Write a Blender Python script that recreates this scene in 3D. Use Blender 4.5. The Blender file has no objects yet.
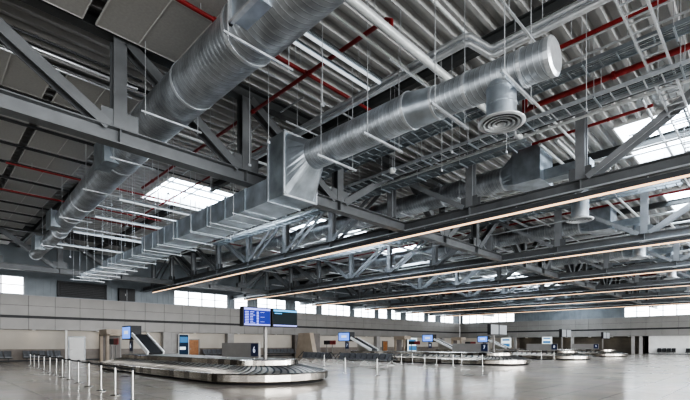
import bpy, bmesh, math, random
from mathutils import Vector, Matrix
random.seed(7)
C = bpy.context.scene.collection
DEBUG = False
E = 1.6                      # eye height; X runs along the left wall, Y towards the left wall
PI = math.pi
WL = 49.5                    # left wall plane (y)
WF = 85.6                    # far wall plane (x)

# ------------------------------------------------------------------ materials
def nt(name):
    m = bpy.data.materials.new(name); m.use_nodes = True
    t = m.node_tree; t.nodes.clear()
    out = t.nodes.new('ShaderNodeOutputMaterial')
    b = t.nodes.new('ShaderNodeBsdfPrincipled')
    t.links.new(b.outputs[0], out.inputs[0])
    return m, t, b
def mat(name, col, rough=.5, metal=0., var=.12, scale=3., bump=0., spec=.5):
    m, t, b = nt(name)
    tc = t.nodes.new('ShaderNodeTexCoord')
    n = t.nodes.new('ShaderNodeTexNoise'); n.inputs['Scale'].default_value = scale; n.inputs['Detail'].default_value = 4
    t.links.new(tc.outputs['Object'], n.inputs['Vector'])
    r = t.nodes.new('ShaderNodeValToRGB')
    r.color_ramp.elements[0].position = .3; r.color_ramp.elements[1].position = .7
    r.color_ramp.elements[0].color = [c*(1-var) for c in col]+[1]
    r.color_ramp.elements[1].color = [min(1, c*(1+var)) for c in col]+[1]
    t.links.new(n.outputs['Fac'], r.inputs[0]); t.links.new(r.outputs[0], b.inputs['Base Color'])
    b.inputs['Roughness'].default_value = rough; b.inputs['Metallic'].default_value = metal
    b.inputs['Specular IOR Level'].default_value = spec
    if bump:
        bp = t.nodes.new('ShaderNodeBump'); bp.inputs['Strength'].default_value = bump
        t.links.new(n.outputs['Fac'], bp.inputs['Height']); t.links.new(bp.outputs[0], b.inputs['Normal'])
    return m
def emis(name, col, s, base=None):
    m, t, b = nt(name)
    b.inputs['Base Color'].default_value = list(base or [c*.3 for c in col])+[1]
    b.inputs['Emission Color'].default_value = list(col)+[1]
    b.inputs['Emission Strength'].default_value = s
    b.inputs['Roughness'].default_value = .6; b.inputs['Specular IOR Level'].default_value = .2
    return m
def daylight(name, c1, c2, s, scale=.5):
    m, t, b = nt(name)
    tc = t.nodes.new('ShaderNodeTexCoord'); n = t.nodes.new('ShaderNodeTexNoise')
    n.inputs['Scale'].default_value = scale
    t.links.new(tc.outputs['Object'], n.inputs['Vector'])
    r = t.nodes.new('ShaderNodeValToRGB'); r.color_ramp.elements[0].position = .4; r.color_ramp.elements[1].position = .65
    r.color_ramp.elements[0].color = list(c1)+[1]; r.color_ramp.elements[1].color = list(c2)+[1]
    t.links.new(n.outputs['Fac'], r.inputs[0]); t.links.new(r.outputs[0], b.inputs['Emission Color'])
    b.inputs['Base Color'].default_value = (.6, .7, .8, 1)
    b.inputs['Emission Strength'].default_value = s; b.inputs['Roughness'].default_value = .15
    return m
def spiral(name, pitch, col=(.60, .62, .64)):
    m, t, b = nt(name)
    tc = t.nodes.new('ShaderNodeTexCoord'); sp = t.nodes.new('ShaderNodeSeparateXYZ')
    t.links.new(tc.outputs['Object'], sp.inputs[0])
    def math_(op, a, c):
        n = t.nodes.new('ShaderNodeMath'); n.operation = op
        for i, q in enumerate((a, c)):
            if q is None: continue
            if isinstance(q, (int, float)): n.inputs[i].default_value = q
            else: t.links.new(q, n.inputs[i])
        return n.outputs[0]
    slant = math_('MULTIPLY', sp.outputs['X'], .18)
    y = math_('ADD', sp.outputs['Y'], slant)
    fr = math_('FRACT', math_('DIVIDE', y, pitch), None)
    ramp = t.nodes.new('ShaderNodeValToRGB'); cr = ramp.color_ramp
    cr.elements[0].position = 0; cr.elements[0].color = (.30, .30, .30, 1)
    cr.elements[1].position = .14; cr.elements[1].color = (.85, .85, .85, 1)
    e = cr.elements.new(.8); e.color = (.9, .9, .9, 1)
    e = cr.elements.new(.97); e.color = (1.25, 1.25, 1.25, 1)
    t.links.new(fr, ramp.inputs[0])
    nn = t.nodes.new('ShaderNodeTexNoise'); nn.inputs['Scale'].default_value = 2.2; nn.inputs['Detail'].default_value = 6
    t.links.new(tc.outputs['Object'], nn.inputs['Vector'])
    r2 = t.nodes.new('ShaderNodeValToRGB'); r2.color_ramp.elements[0].position = .35; r2.color_ramp.elements[1].position = .7
    r2.color_ramp.elements[0].color = [c*.72 for c in col]+[1]; r2.color_ramp.elements[1].color = [min(1, c*1.15) for c in col]+[1]
    t.links.new(nn.outputs['Fac'], r2.inputs[0])
    mx = t.nodes.new('ShaderNodeMix'); mx.data_type = 'RGBA'; mx.blend_type = 'MULTIPLY'; mx.inputs[0].default_value = .8
    t.links.new(r2.outputs[0], mx.inputs[6]); t.links.new(ramp.outputs[0], mx.inputs[7])
    t.links.new(mx.outputs[2], b.inputs['Base Color'])
    bp = t.nodes.new('ShaderNodeBump'); bp.inputs['Strength'].default_value = .5; bp.inputs['Distance'].default_value = .02
    t.links.new(ramp.outputs[0], bp.inputs['Height']); t.links.new(bp.outputs[0], b.inputs['Normal'])
    b.inputs['Metallic'].default_value = .85; b.inputs['Roughness'].default_value = .40
    return m
def floor_mat():
    m, t, b = nt('terrazzo_tiles')
    tc = t.nodes.new('ShaderNodeTexCoord')
    br = t.nodes.new('ShaderNodeTexBrick'); br.offset = 0
    br.inputs['Scale'].default_value = 1; br.inputs['Brick Width'].default_value = 1.2; br.inputs['Row Height'].default_value = 1.2
    br.inputs['Mortar Size'].default_value = .012
    br.inputs['Color1'].default_value = (.53, .48, .42, 1); br.inputs['Color2'].default_value = (.47, .43, .37, 1)
    br.inputs['Mortar'].default_value = (.2, .19, .18, 1)
    t.links.new(tc.outputs['Object'], br.inputs['Vector'])
    n = t.nodes.new('ShaderNodeTexNoise'); n.inputs['Scale'].default_value = .6; n.inputs['Detail'].default_value = 8
    t.links.new(tc.outputs['Object'], n.inputs['Vector'])
    mx = t.nodes.new('ShaderNodeMix'); mx.data_type = 'RGBA'; mx.blend_type = 'MULTIPLY'; mx.inputs[0].default_value = .22
    t.links.new(br.outputs['Color'], mx.inputs[6]); t.links.new(n.outputs['Color'], mx.inputs[7])
    hs = t.nodes.new('ShaderNodeHueSaturation'); hs.inputs['Saturation'].default_value = .8; hs.inputs['Value'].default_value = 1.15
    t.links.new(mx.outputs[2], hs.inputs['Color']); t.links.new(hs.outputs[0], b.inputs['Base Color'])
    rr = t.nodes.new('ShaderNodeMapRange'); rr.inputs['To Min'].default_value = .12; rr.inputs['To Max'].default_value = .22
    t.links.new(n.outputs['Fac'], rr.inputs['Value']); t.links.new(rr.outputs[0], b.inputs['Roughness'])
    bp = t.nodes.new('ShaderNodeBump'); bp.inputs['Strength'].default_value = .012; bp.inputs['Distance'].default_value = .02
    n2 = t.nodes.new('ShaderNodeTexNoise'); n2.inputs['Scale'].default_value = 1.3
    t.links.new(tc.outputs['Object'], n2.inputs['Vector'])
    t.links.new(n2.outputs['Fac'], bp.inputs['Height']); t.links.new(bp.outputs[0], b.inputs['Normal'])
    b.inputs['Specular IOR Level'].default_value = .5
    return m
def island_metal(name, c0, c1, rough):
    m, t, b = nt(name)
    g = t.nodes.new('ShaderNodeNewGeometry'); r = t.nodes.new('ShaderNodeValToRGB')
    r.color_ramp.elements[0].color = list(c0)+[1]; r.color_ramp.elements[1].color = list(c1)+[1]
    t.links.new(g.outputs['Random Per Island'], r.inputs[0])
    tc = t.nodes.new('ShaderNodeTexCoord'); n = t.nodes.new('ShaderNodeTexNoise'); n.inputs['Scale'].default_value = 2.5
    t.links.new(tc.outputs['Object'], n.inputs['Vector'])
    mx = t.nodes.new('ShaderNodeMix'); mx.data_type = 'RGBA'; mx.blend_type = 'MULTIPLY'; mx.inputs[0].default_value = .4
    t.links.new(r.outputs[0], mx.inputs[6]); t.links.new(n.outputs['Fac'], mx.inputs[7])
    t.links.new(mx.outputs[2], b.inputs['Base Color'])
    b.inputs['Metallic'].default_value = 1; b.inputs['Roughness'].default_value = rough
    return m
M = dict(
    steel=mat('grey_painted_steel', (.142, .150, .157), .40, .25, .15, 1.5),
    steel_light=mat('light_grey_painted_steel', (.25, .262, .275), .40, .3, .12, 1.5),
    galv=mat('galvanised_sheet', (.46, .51, .56), .34, .85, .28, 1.6, .06),
    galv_dark=mat('dull_galvanised_sheet', (.33, .37, .40), .42, .8, .25, 1.6, .05),
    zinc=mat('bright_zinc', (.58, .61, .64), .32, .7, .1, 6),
    spiral_big=spiral('spiral_duct_wide', .16, (.45, .48, .51)), spiral_fine=spiral('spiral_duct_fine', .13, (.54, .585, .63)),
    deck=mat('grey_roof_deck', (.42, .425, .425), .5, .25, .12, .5),
    deck_beam=mat('dark_purlin_paint', (.075, .08, .082), .5, .2, .1, 1),
    acoustic=mat('acoustic_felt', (.36, .36, .35), .95, 0, .06, 14, .1),
    seam=mat('pale_seam', (.5, .5, .49), .7), black=mat('black_paint', (.015, .016, .018), .5),
    dark=mat('dark_grey', (.05, .055, .06), .6), red=mat('red_sprinkler_paint', (.23, .02, .02), .38, 0, .12, 3),
    pipe_white=mat('pale_pipe_jacket', (.60, .63, .64), .35, .25, .08, 3), pipe_alu=mat('aluminium_jacket', (.70, .73, .76), .28, .8, .12, 2.5),
    rod=mat('zinc_rod', (.5, .52, .54), .4, .5, .05, 3),
    clad=mat('grey_cladding', (.235, .228, .218), .42, .15, .06, .7), joint=mat('panel_joint', (.06, .06, .06), .7),
    beige=mat('warm_white_wall', (.50, .465, .415), .7, 0, .05, .6), wainscot=mat('brown_grey_wainscot', (.20, .175, .155), .5, 0, .12, 2),
    blue_wall=mat('blue_grey_metal_wall', (.19, .215, .235), .5, .2, .1, .8), white=mat('white_paint', (.74, .74, .73), .5, 0, .04, 2),
    shutter=mat('olive_brown_shutter', (.105, .095, .078), .5, .2, .15, 1.2), stone=mat('brown_pillar', (.13, .115, .105), .5, 0, .15, 1.5),
    pillar_grey=mat('grey_pillar', (.34, .33, .32), .5, 0, .1, 1.5),
    wood=mat('orange_brown_wood', (.33, .15, .06), .5, 0, .2, 4),
    inox=mat('brushed_stainless', (.52, .50, .47), .24, 1., .12, 3, .03), inox_slat=island_metal('stainless_slat', (.34, .32, .29), (.74, .70, .64), .33), inox_panel=island_metal('stainless_panel', (.17, .155, .14), (.66, .62, .56), .24),
    rubber=mat('black_rubber', (.02, .02, .022), .6), panel_grey=mat('grey_sign_panel', (.25, .24, .23), .45, .2, .06, 2),
    housing=mat('tan_conveyor_cladding', (.32, .265, .21), .55, 0, .12, 1.5), redboard=mat('dark_red_board', (.20, .03, .03), .5),
    seat=mat('perforated_dark_metal', (.15, .155, .165), .4, .6, .3, 14), chrome=mat('chrome', (.30, .30, .29), .3, 1., .05, 5),
    navy=mat('navy_sign', (.012, .022, .075), .4), lettering=emis('white_lettering', (.7, .76, .9), .6),
    floor=floor_mat(),
    sky=daylight('skylight_glazing', (.66, .78, .92), (.84, .91, .98), 10, .45), win=daylight('window_daylight', (.80, .88, .95), (1, 1, 1), 4, .5),
    led=emis('warm_led_diffuser', (1, .66, .42), 1.25), tube=emis('cool_tube_diffuser', (.85, .93, 1), .42), spot=emis('downlight_lens', (1, .86, .66), 14),
    scr_blue=emis('blue_screen', (.02, .035, .30), .55), scr_dark=emis('dark_screen', (.006, .016, .022), .5), scr_light=emis('light_blue_screen', (.16, .33, .95), .8),
    scr_text=emis('screen_text', (.36, .40, .95), .75), scr_head=emis('screen_header', (.12, .45, .85), .8), scr_pale=emis('pale_screen', (.55, .75, .9), 1.0),
    poster_blue=emis('poster_blue', (.08, .22, .42), .55), poster_white=emis('poster_white', (.75, .85, .9), .7), poster_dark=emis('poster_navy', (.015, .035, .07), .5),
)

# ------------------------------------------------------------------ mesh building
WLOC = {}
class MB:
    def __init__(s): s.v = []; s.f = []; s.sm = []
    def add(s, vs, fs, smooth=False):
        o = len(s.v); s.v += [tuple(p) for p in vs]
        for f in fs: s.f.append([i+o for i in f]); s.sm.append(smooth)
        return s
    def box(s, x0, x1, y0, y1, z0, z1):
        vs = [(x, y, z) for x in (x0, x1) for y in (y0, y1) for z in (z0, z1)]
        return s.add(vs, [(0,1,3,2),(4,6,7,5),(0,4,5,1),(2,3,7,6),(0,2,6,4),(1,5,7,3)])
    def frame(s, p0, p1, up=(0, 0, 1)):
        p0 = Vector(p0); p1 = Vector(p1); d = (p1-p0).normalized(); u = Vector(up)
        sd = d.cross(u)
        if sd.length < 1e-4: sd = d.cross(Vector((1, 0, 0)))
        sd.normalize(); u = sd.cross(d).normalized()
        return p0, p1, d, sd, u
    def bar(s, p0, p1, w, h, up=(0, 0, 1), a=0, b=0):
        """box of width w (sideways) and height h along p0-p1; a, b shift sideways / up"""
        p0, p1, d, sd, u = s.frame(p0, p1, up)
        vs = []
        for p in (p0, p1):
            for q in (-1, 1):
                for r in (-1, 1): vs.append(p + sd*(a+q*w/2) + u*(b+r*h/2))
        return s.add(vs, [(0,1,3,2),(4,6,7,5),(0,4,5,1),(2,3,7,6),(0,2,6,4),(1,5,7,3)])
    def ibeam(s, p0, p1, w, h, t=.03, up=(0, 0, 1)):
        s.bar(p0, p1, w, t, up, 0, h/2-t/2); s.bar(p0, p1, w, t, up, 0, -h/2+t/2)
        return s.bar(p0, p1, t, h-2*t, up)
    def tube(s, p0, p1, r, n=10, cap=True, up=(0, 0, 1)):
        return s.path([p0, p1], r, n, cap)
    def path(s, pts, r, n=10, cap=True):
        pts = [Vector(p) for p in pts]; rs = r if isinstance(r, (list, tuple)) else [r]*len(pts)
        vs = []; prev = None
        for i, p in enumerate(pts):
            d = (pts[min(i+1, len(pts)-1)]-pts[max(i-1, 0)]).normalized()
            if prev is None:
                a = Vector((0, 0, 1)) if abs(d.z) < .9 else Vector((1, 0, 0))
                x = d.cross(a).normalized()
            else:
                x = (prev - d*prev.dot(d)).normalized()
            prev = x; y = d.cross(x)
            for k in range(n):
                t = 2*PI*k/n; vs.append(p + (x*math.cos(t)+y*math.sin(t))*rs[i])
        fs = []
        for i in range(len(pts)-1):
            for k in range(n): fs.append((i*n+k, i*n+(k+1) % n, (i+1)*n+(k+1) % n, (i+1)*n+k))
        s.add(vs, fs, True)
        if cap:
            s.add(vs[:n], [tuple(range(n-1, -1, -1))]); s.add(vs[-n:], [tuple(range(n))])
        return s
    def lathe(s, c, prof, axis='z', n=24, smooth=True):
        """prof: list of (r, h) along the axis"""
        vs = []
        for r, h in prof:
            for k in range(n):
                t = 2*PI*k/n; a, b = r*math.cos(t), r*math.sin(t)
                vs.append((c[0]+a, c[1]+b, c[2]+h) if axis == 'z' else (c[0]+a, c[1]+h, c[2]+b))
        fs = [(i*n+k, i*n+(k+1) % n, (i+1)*n+(k+1) % n, (i+1)*n+k) for i in range(len(prof)-1) for k in range(n)]
        return s.add(vs, fs, smooth)
    def build(s, name, m, parent=None, base=None):
        xs = [[p[i] for p in s.v] for i in range(3)]
        c = Vector(((min(xs[0])+max(xs[0]))/2, (min(xs[1])+max(xs[1]))/2, min(xs[2]))) if base is None else Vector(base)
        me = bpy.data.meshes.new(name); me.from_pydata([tuple(Vector(p)-c) for p in s.v], [], s.f)
        me.polygons.foreach_set('use_smooth', s.sm)
        me.materials.append(M[m] if isinstance(m, str) else m)
        bm = bmesh.new(); bm.from_mesh(me); bmesh.ops.recalc_face_normals(bm, faces=bm.faces); bm.to_mesh(me); bm.free()
        o = bpy.data.objects.new(name, me); C.objects.link(o)
        if parent is not None: o.parent = parent; o.location = c - WLOC[parent.name]
        else: o.location = c
        WLOC[o.name] = c
        return o
def tag(o, label, cat, group=None, kind=None):
    if label: o['label'] = label
    if cat: o['category'] = cat
    if group: o['group'] = group
    if kind: o['kind'] = kind
    return o
def thing(name, loc, label, cat, group=None):
    o = bpy.data.objects.new(name, None); o.empty_display_size = .2; C.objects.link(o); o.location = loc
    WLOC[o.name] = Vector(loc)
    return tag(o, label, cat, group)
def struct(name, mb, m, parent=None):
    o = mb.build(name, m, parent)
    if parent is None: o['kind'] = 'structure'
    return o
def sroot(name, loc):
    o = bpy.data.objects.new(name, None); C.objects.link(o); o.location = loc; WLOC[o.name] = Vector(loc); o['kind'] = 'structure'
    return o
def dup(root, loc, label=None, rotz=None):
    r = root.copy(); C.objects.link(r); r.location = loc; WLOC[r.name] = Vector(loc)
    if label: r['label'] = label
    if rotz is not None: r.rotation_euler = (0, 0, rotz)
    def rec(a, b):
        for ch in KIDS.get(a.name, []):
            c = ch.copy(); C.objects.link(c); c.parent = b; rec(ch, c)
    rec(root, r)
    return r
KIDS = {}
def index_kids():
    KIDS.clear()
    for o in C.objects:
        if o.parent: KIDS.setdefault(o.parent.name, []).append(o)
ORD = ['first', 'second', 'third', 'fourth', 'fifth', 'sixth', 'seventh', 'eighth', 'ninth', 'tenth', 'eleventh', 'twelfth',
       'thirteenth', 'fourteenth', 'fifteenth', 'sixteenth', 'seventeenth', 'eighteenth', 'nineteenth', 'twentieth'] + ['%dth' % k for k in range(21, 80)]
def text_mesh(txt, size, mtl, parent, loc, rot, name='number'):
    cu = bpy.data.curves.new(name, 'FONT'); cu.body = txt; cu.size = size; cu.align_x = 'CENTER'; cu.align_y = 'CENTER'; cu.extrude = .004
    t = bpy.data.objects.new(name, cu); C.objects.link(t)
    bpy.context.view_layer.update()
    me = bpy.data.meshes.new_from_object(t); C.objects.unlink(t); bpy.data.objects.remove(t)
    me.materials.clear(); me.materials.append(M[mtl])
    o = bpy.data.objects.new(name, me); C.objects.link(o); o.parent = parent
    o.location = Vector(loc)-WLOC[parent.name]; o.rotation_euler = rot; WLOC[o.name] = Vector(loc)
    return o
FACE_MX = (PI/2, 0, -PI/2)      # readable by someone looking along +X
FACE_MY = (PI/2, 0, 0)          # readable by someone looking along +Y

# ------------------------------------------------------------------ setting: floor, walls
struct('floor', MB().box(-22, 90, -30, 54, -.2, 0), 'floor')

def cladding(side):
    """panelled upper band of a wall, z 3.0 - 6.2, with a black strip"""
    if side == 'left':
        a0, a1 = -22, WF; P = lambda a, b, z0, z1, d0, d1: (a, b, WL+d0, WL+d1, z0, z1)
    else:
        a0, a1 = -30, WL; P = lambda a, b, z0, z1, d0, d1: (WF+d0, WF+d1, a, b, z0, z1)
    root = sroot('wall_'+side, (0, WL, 3.0) if side == 'left' else (WF, 0, 3.0))
    MB().box(*P(a0, a1, 3.02, 6.18, .06, .5)).build('wall_backing', 'joint', root)
    b = MB(); n = int((a1-a0)/2.1); w = (a1-a0)/n
    for i in range(n):
        x = a0+i*w
        for z0, z1 in ((3.0, 4.06), (4.32, 5.24), (5.27, 6.2)):
            b.box(*P(x+.015, x+w-.015, z0, z1, 0, .07))
    b.build('cladding_panels', 'clad', root)
    MB().box(*P(a0, a1, 6.2, 6.25, -.03, .5)).build('coping', 'steel_light', root)
    tr = MB().box(*P(a0, a1, 4.08, 4.30, .02, .06)); struct('trim_1' if side == 'left' else 'trim_2', tr, 'black')
    return root
cladding('left'); cladding('far')
# lower walls
r = sroot('wall_left_lower', (30, WL+.9, 0))
MB().box(-22, WF+.9, WL+.9, WL+1.2, 0, 3.05).build('wall_face', 'beige', r)
MB().box(-22, WF, WL+.84, WL+.9, 0, 1.15).build('wainscot', 'wainscot', r)
MB().box(-22, WF, WL+.5, WL+.9, 3.0, 3.1).build('soffit', 'dark', r)
struct('baseboard_left', MB().box(-22, WF, WL+.80, WL+.84, 0, .12), 'dark')
r = sroot('wall_far_lower', (WF+.9, 20, 0))
MB().box(WF+.9, WF+1.2, -30, 15.4, 0, 3.05).build('wall_face', 'white', r)
MB().box(WF+.9, WF+1.2, 37.2, WL+.9, 0, 3.05).build('wall_face', 'beige', r)
MB().box(WF+2.6, WF+2.9, 15.4, 37.2, 0, 3.05).build('recess_wall', 'shutter', r)
b = MB()
for k in range(12): b.box(WF+2.55, WF+2.6, 15.4, 37.2, .24*k+.05, .24*k+.09)
b.build('shutter_ribs', 'stone', r)
MB().box(WF+.5, WF+2.9, 15.4, 37.2, 3.0, 3.1).build('soffit', 'dark', r)
MB().box(WF+.9, WF+2.9, 14.9, 15.4, 0, 3.05).build('recess_cheek', 'black', r)
MB().box(WF+.9, WF+2.9, 37.2, 37.5, 0, 3.05).build('recess_cheek', 'stone', r)
struct('baseboard_far', MB().box(WF+.85, WF+.9, -30, 15.4, 0, .12), 'dark')

r = sroot('wall_right', (30, -30, 0))
MB().box(-22, 90, -30.3, -30, 0, 11.4).build('wall_face', 'clad', r)
for i in range(12): MB().box(-18+9.5*i, -16.6+9.5*i, -30, -29.4, 0, 10.9).build('wall_pier', 'pillar_grey', r)
r = sroot('wall_back', (-22, 10, 0))
MB().box(-22.3, -22, -30, 54, 0, 11.4).build('wall_face', 'clad', r)
# upper walls with clerestory windows (z 6.25 - 7.9)
lw = [(-8, 7.2), (21.4, 28.3), (29.3, 31.3), (32.8, 37.6), (39.3, 43.4), (44.5, 50.8), (51.8, 57), (58, 60.4), (61.6, 64.4), (66, 72), (73.5, 76), (78, 83)]
fw = [(-14, 18.2), (37.3, 48.9)]
def upper(side, wins, lo, hi):
    if side == 'left': P = lambda a, b, z0, z1, d0, d1: (a, b, WL+d0, WL+d1, z0, z1)
    else: P = lambda a, b, z0, z1, d0, d1: (WF+d0, WF+d1, a, b, z0, z1)
    mb = MB(); mb.box(*P(lo, hi, 7.95, 11.4, .12, .5))
    edges = [lo]+[q for w in wins for q in w]+[hi]
    for i in range(0, len(edges), 2): mb.box(*P(edges[i], edges[i+1], 6.25, 7.95, .12, .5))
    rib = MB()
    for i in range(0, len(edges), 2):
        a = edges[i]+.3
        while a < edges[i+1]-.1: rib.box(*P(a, a+.05, 6.25, 7.95, .09, .13)); a += .6
    ro = struct('wall_%s_upper' % side, mb, 'blue_wall')
    rib.build('wall_ribs', 'blue_wall', ro)
    return P
wn = 0
for side, wins, lo, hi in (('left', lw, -22, WF), ('far', fw, -30, WL)):
    P = upper(side, wins, lo, hi)
    for a, b_ in wins:
        wn += 1
        c = P(a, b_, 6.25, 7.95, .2, .24)
        g = MB().box(*c).build('window_%d' % wn, 'win'); g['kind'] = 'structure'
        fr = MB(); n = max(1, round((b_-a)/1.75)); w = (b_-a)/n
        for i in range(n+1): fr.box(*P(a+i*w-.06, a+i*w+.06, 6.25, 7.95, .1, .22))
        for z in (6.27, 7.12, 7.9): fr.box(*P(a, b_, z-.03, z+.04, .12, .21))
        fr.build('window_frame', 'steel_light', g)
# ------------------------------------------------------------------ roof deck, skylights
DH = E+9.35
SKU = [(.5, 4.9), (23.7, 28.3)]
def sk_v(k, row): return (10.1+11.15*k, 15.6+11.15*k)
def deck(mb, x0, x1, y0, y1):
    p = .5; n = max(1, round((y1-y0)/p)); p = (y1-y0)/n
    prof = []
    for i in range(n):
        y = y0+i*p
        prof += [(y, DH), (y+.26*p, DH), (y+.4*p, DH+.2), (y+.86*p, DH+.2)]
    prof.append((y1, DH))
    vs = [(x, y, z) for y, z in prof for x in (x0, x1)]
    mb.add(vs, [(2*i, 2*i+1, 2*i+3, 2*i+2) for i in range(len(prof)-1)])
mb = MB()
deck(mb, -22, WF, -30, .5); deck(mb, -22, WF, 4.9, 23.7); deck(mb, -22, WF, 28.3, WL)
for row, (a, c) in enumerate(SKU):
    x = -22
    for k in range(1 if row == 0 else 0, 7):
        v0, v1 = sk_v(k, row)
        if v1 > WF: break
        deck(mb, x, v0, a, c); x = v1
    deck(mb, x, WF, a, c)
mb.box(-22.3, WF+.5, -30.3, WL+.5, DH+.85, DH+.9)
struct('ceiling', mb, 'deck')
sn = 20
for row, (a, c) in enumerate(SKU):
    for k in range(1 if row == 0 else 0, 7):
        v0, v1 = sk_v(k, row)
        if v1 > WF: break
        sn += 1
        g = MB().box(v0, v1, a, c, DH+.62, DH+.66).build('window_%d' % sn, 'sky'); g['kind'] = 'structure'
        cb = MB()
        cb.box(v0-.08, v0, a, c, DH-.08, DH+.62).box(v1, v1+.08, a, c, DH-.08, DH+.62)
        cb.box(v0, v1, a-.08, a, DH-.08, DH+.62).box(v0, v1, c, c+.08, DH-.08, DH+.62)
        cb.build('skylight_curb', 'white', g)
        mu = MB()
        for i in range(1, 4):
            y = a+(c-a)*i/4; mu.box(v0, v1, y-.04, y+.04, DH+.5, DH+.62)
        for i in range(1, 2):
            x = v0+(v1-v0)*i/2; mu.box(x-.03, x+.03, a, c, DH+.54, DH+.62)
        mu.build('skylight_bars', 'steel', g)

# ------------------------------------------------------------------ purlins
NT = 7
TV = [17.9+11.15*k for k in range(6)]
n = 0
for v in [1.2, 6.75, 12.3]+[t+5.575 for t in TV]:
    n += 1
    if v > WF: break
    tag(MB().ibeam((v, -16, E+9.17), (v, 23.5, E+9.17), .25, .34).ibeam((v, 28.5, E+9.17), (v, WL, E+9.17), .25, .34).build('roof_purlin', 'deck_beam'),
        'dark roof beam under the deck parallel to the light strips, %s from the left' % ORD[n-1], 'roof beam', 'roof beams between trusses')

# ------------------------------------------------------------------ trusses
HB0, HB1, HT0, HT1 = 5.80, 6.24, 8.85, 9.25
def member(root, name, p0, p1, side, w=.28, gap=.28, web=True, m='steel'):
    """double-flange member; side = axis across the truss plane"""
    b = MB(); s = Vector(side)
    for q in (-1, 1):
        o = s*q*gap/2
        p0v, p1v = Vector(p0)+o, Vector(p1)+o
        d = (p1v-p0v).normalized(); upv = d.cross(s).normalized()
        b.bar(p0v, p1v, .03, w, upv)
    if web: 
        d = (Vector(p1)-Vector(p0)).normalized(); upv = d.cross(s).normalized()
        b.bar(p0, p1, gap-.03, .03, upv)
    return b.build(name, m, root)
def gusset(b, x, y, z, axis, w=.8, h=.45):
    if axis == 'y': b.box(x-.16, x-.14, y-w/2, y+w/2, z, z+h).box(x+.14, x+.16, y-w/2, y+w/2, z, z+h)
    else: b.box(x-w/2, x+w/2, y-.16, y-.14, z, z+h).box(x-w/2, x+w/2, y+.14, y+.16, z, z+h)
PU = [5.2+4.6*k for k in range(-4, 10)]
DG = [(5.2, .6), (-4, .6), (-4, -8.6), (5.2, 9.8), (9.8, 14.4), (19, 14.4), (23.6, 19), (28.2, 23.6), (28.2, 32.8), (32.8, 37.4), (37.4, 42), (46.6, 42)]
where = ['nearest to the camera', 'second from the camera', 'third from the camera', 'fourth from the camera', 'fifth from the camera', 'farthest from the camera']
for k, v in enumerate(TV):
    t = thing('roof_truss', (v, 17, E+HB0), 'long grey steel roof truss with warm light strip, ' + where[k], 'roof truss', 'parallel roof trusses carrying light strips')
    MB().ibeam((v, -16, E+6.02), (v, WL+.1, E+6.02), .42, .44, .035).build('bottom_chord', 'steel', t)
    MB().ibeam((v, -16, E+9.05), (v, WL+.1, E+9.05), .36, .4, .035).build('top_chord', 'deck_beam', t)
    for u in PU:
        if u > WL: continue
        member(t, 'post', (v, u, E+HB1), (v, u, E+HT0), (1, 0, 0), .34, .30, True, 'steel_light')
        st = MB(); gusset(st, v, u, E+HB1, 'y'); st.build('gusset_plate', 'steel', t)
        MB().box(v-.2, v+.2, u-.015, u+.015, E+HB0+.03, E+HB1-.03).build('stiffener_plate', 'steel', t)
    for a, c in DG:
        if k == 0 and (a, c) == (5.2, 9.8): continue
        sgn = 1 if c > a else -1
        member(t, 'diagonal', (v, a+sgn*.25, E+HB1), (v, c-sgn*.15, E+HT0), (1, 0, 0), .22, .46, False, 'steel_light')
    MB().box(v-.235, v-.205, -16, WL, E+HB0-.01, E+HB0+.05).build('edge_highlight_bar', 'zinc', t)  # bright bar added as the highlight along the bottom flange lip
    l = thing('linear_light', (v, 17, E+HB0-.32), 'warm continuous light strip under the roof truss %s' % where[k], 'light strip', 'warm light strips under the trusses')
    hb = MB(); hb.box(v-.09, v+.09, -14, 46.8, E+HB0-.24, E+HB0-.06)
    hb.build('light_housing', 'dark', l)
    u = -13
    while u < 46: MB().box(v-.02, v+.02, u-.02, u+.02, E+HB0-.08, E+HB0+.01).build('light_bracket', 'zinc', l); u += 2.3
    MB().box(v-.05, v+.05, -14, 46.8, E+HB0-.30, E+HB0-.24).build('light_diffuser', 'led', l)
for gi, u in enumerate((13.55, 41.5)):
    t = thing('main_girder', (35, u, E+HB0), ['deep grey steel girder with I-section chords crossing the upper left of the view', 'dark steel girder near the left wall windows with slim diagonals'][gi], 'girder')
    MB().ibeam((-14, u, E+6.02), (WF, u, E+6.02), .42, .46, .035).build('bottom_chord', 'steel', t)
    MB().ibeam((-14, u, E+9.05), (WF, u, E+9.05), .36, .42, .035).build('top_chord', 'deck_beam', t)
    pv = [-9.4, -4.9, -.35, 4.2, 8.4, 13.1] + [17.9+11.15*k+3.717*j for k in range(6) for j in range(3) if j]
    for v in pv:
        member(t, 'post', (v, u, E+HB1), (v, u, E+HT0), (0, 1, 0), .36, .34)
        st = MB(); gusset(st, v, u, E+HB1, 'x', 1.0, .5); st.build('gusset_plate', 'steel', t)
        MB().box(v-.015, v+.015, u-.2, u+.2, E+HB0+.03, E+HB1-.03).build('stiffener_plate', 'steel', t)
    dg = [(-4.9, -9.4), (-.35, -4.9), (4.2, -.35), (8.4, 4.2), (13.1, 8.4), (13.1, 17.6)]
    for k in range(5):
        a = 17.9+11.15*k; p = 3.717
        dg += [(a+p, a+.2), (a+p, a+2*p), (a+2*p, a+11)]
    for a, c in dg:
        sgn = 1 if c > a else -1
        member(t, 'diagonal', (a+sgn*.3, u, E+HB1), (c-sgn*.2, u, E+HT0), (0, 1, 0), .3, .34, True)

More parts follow.
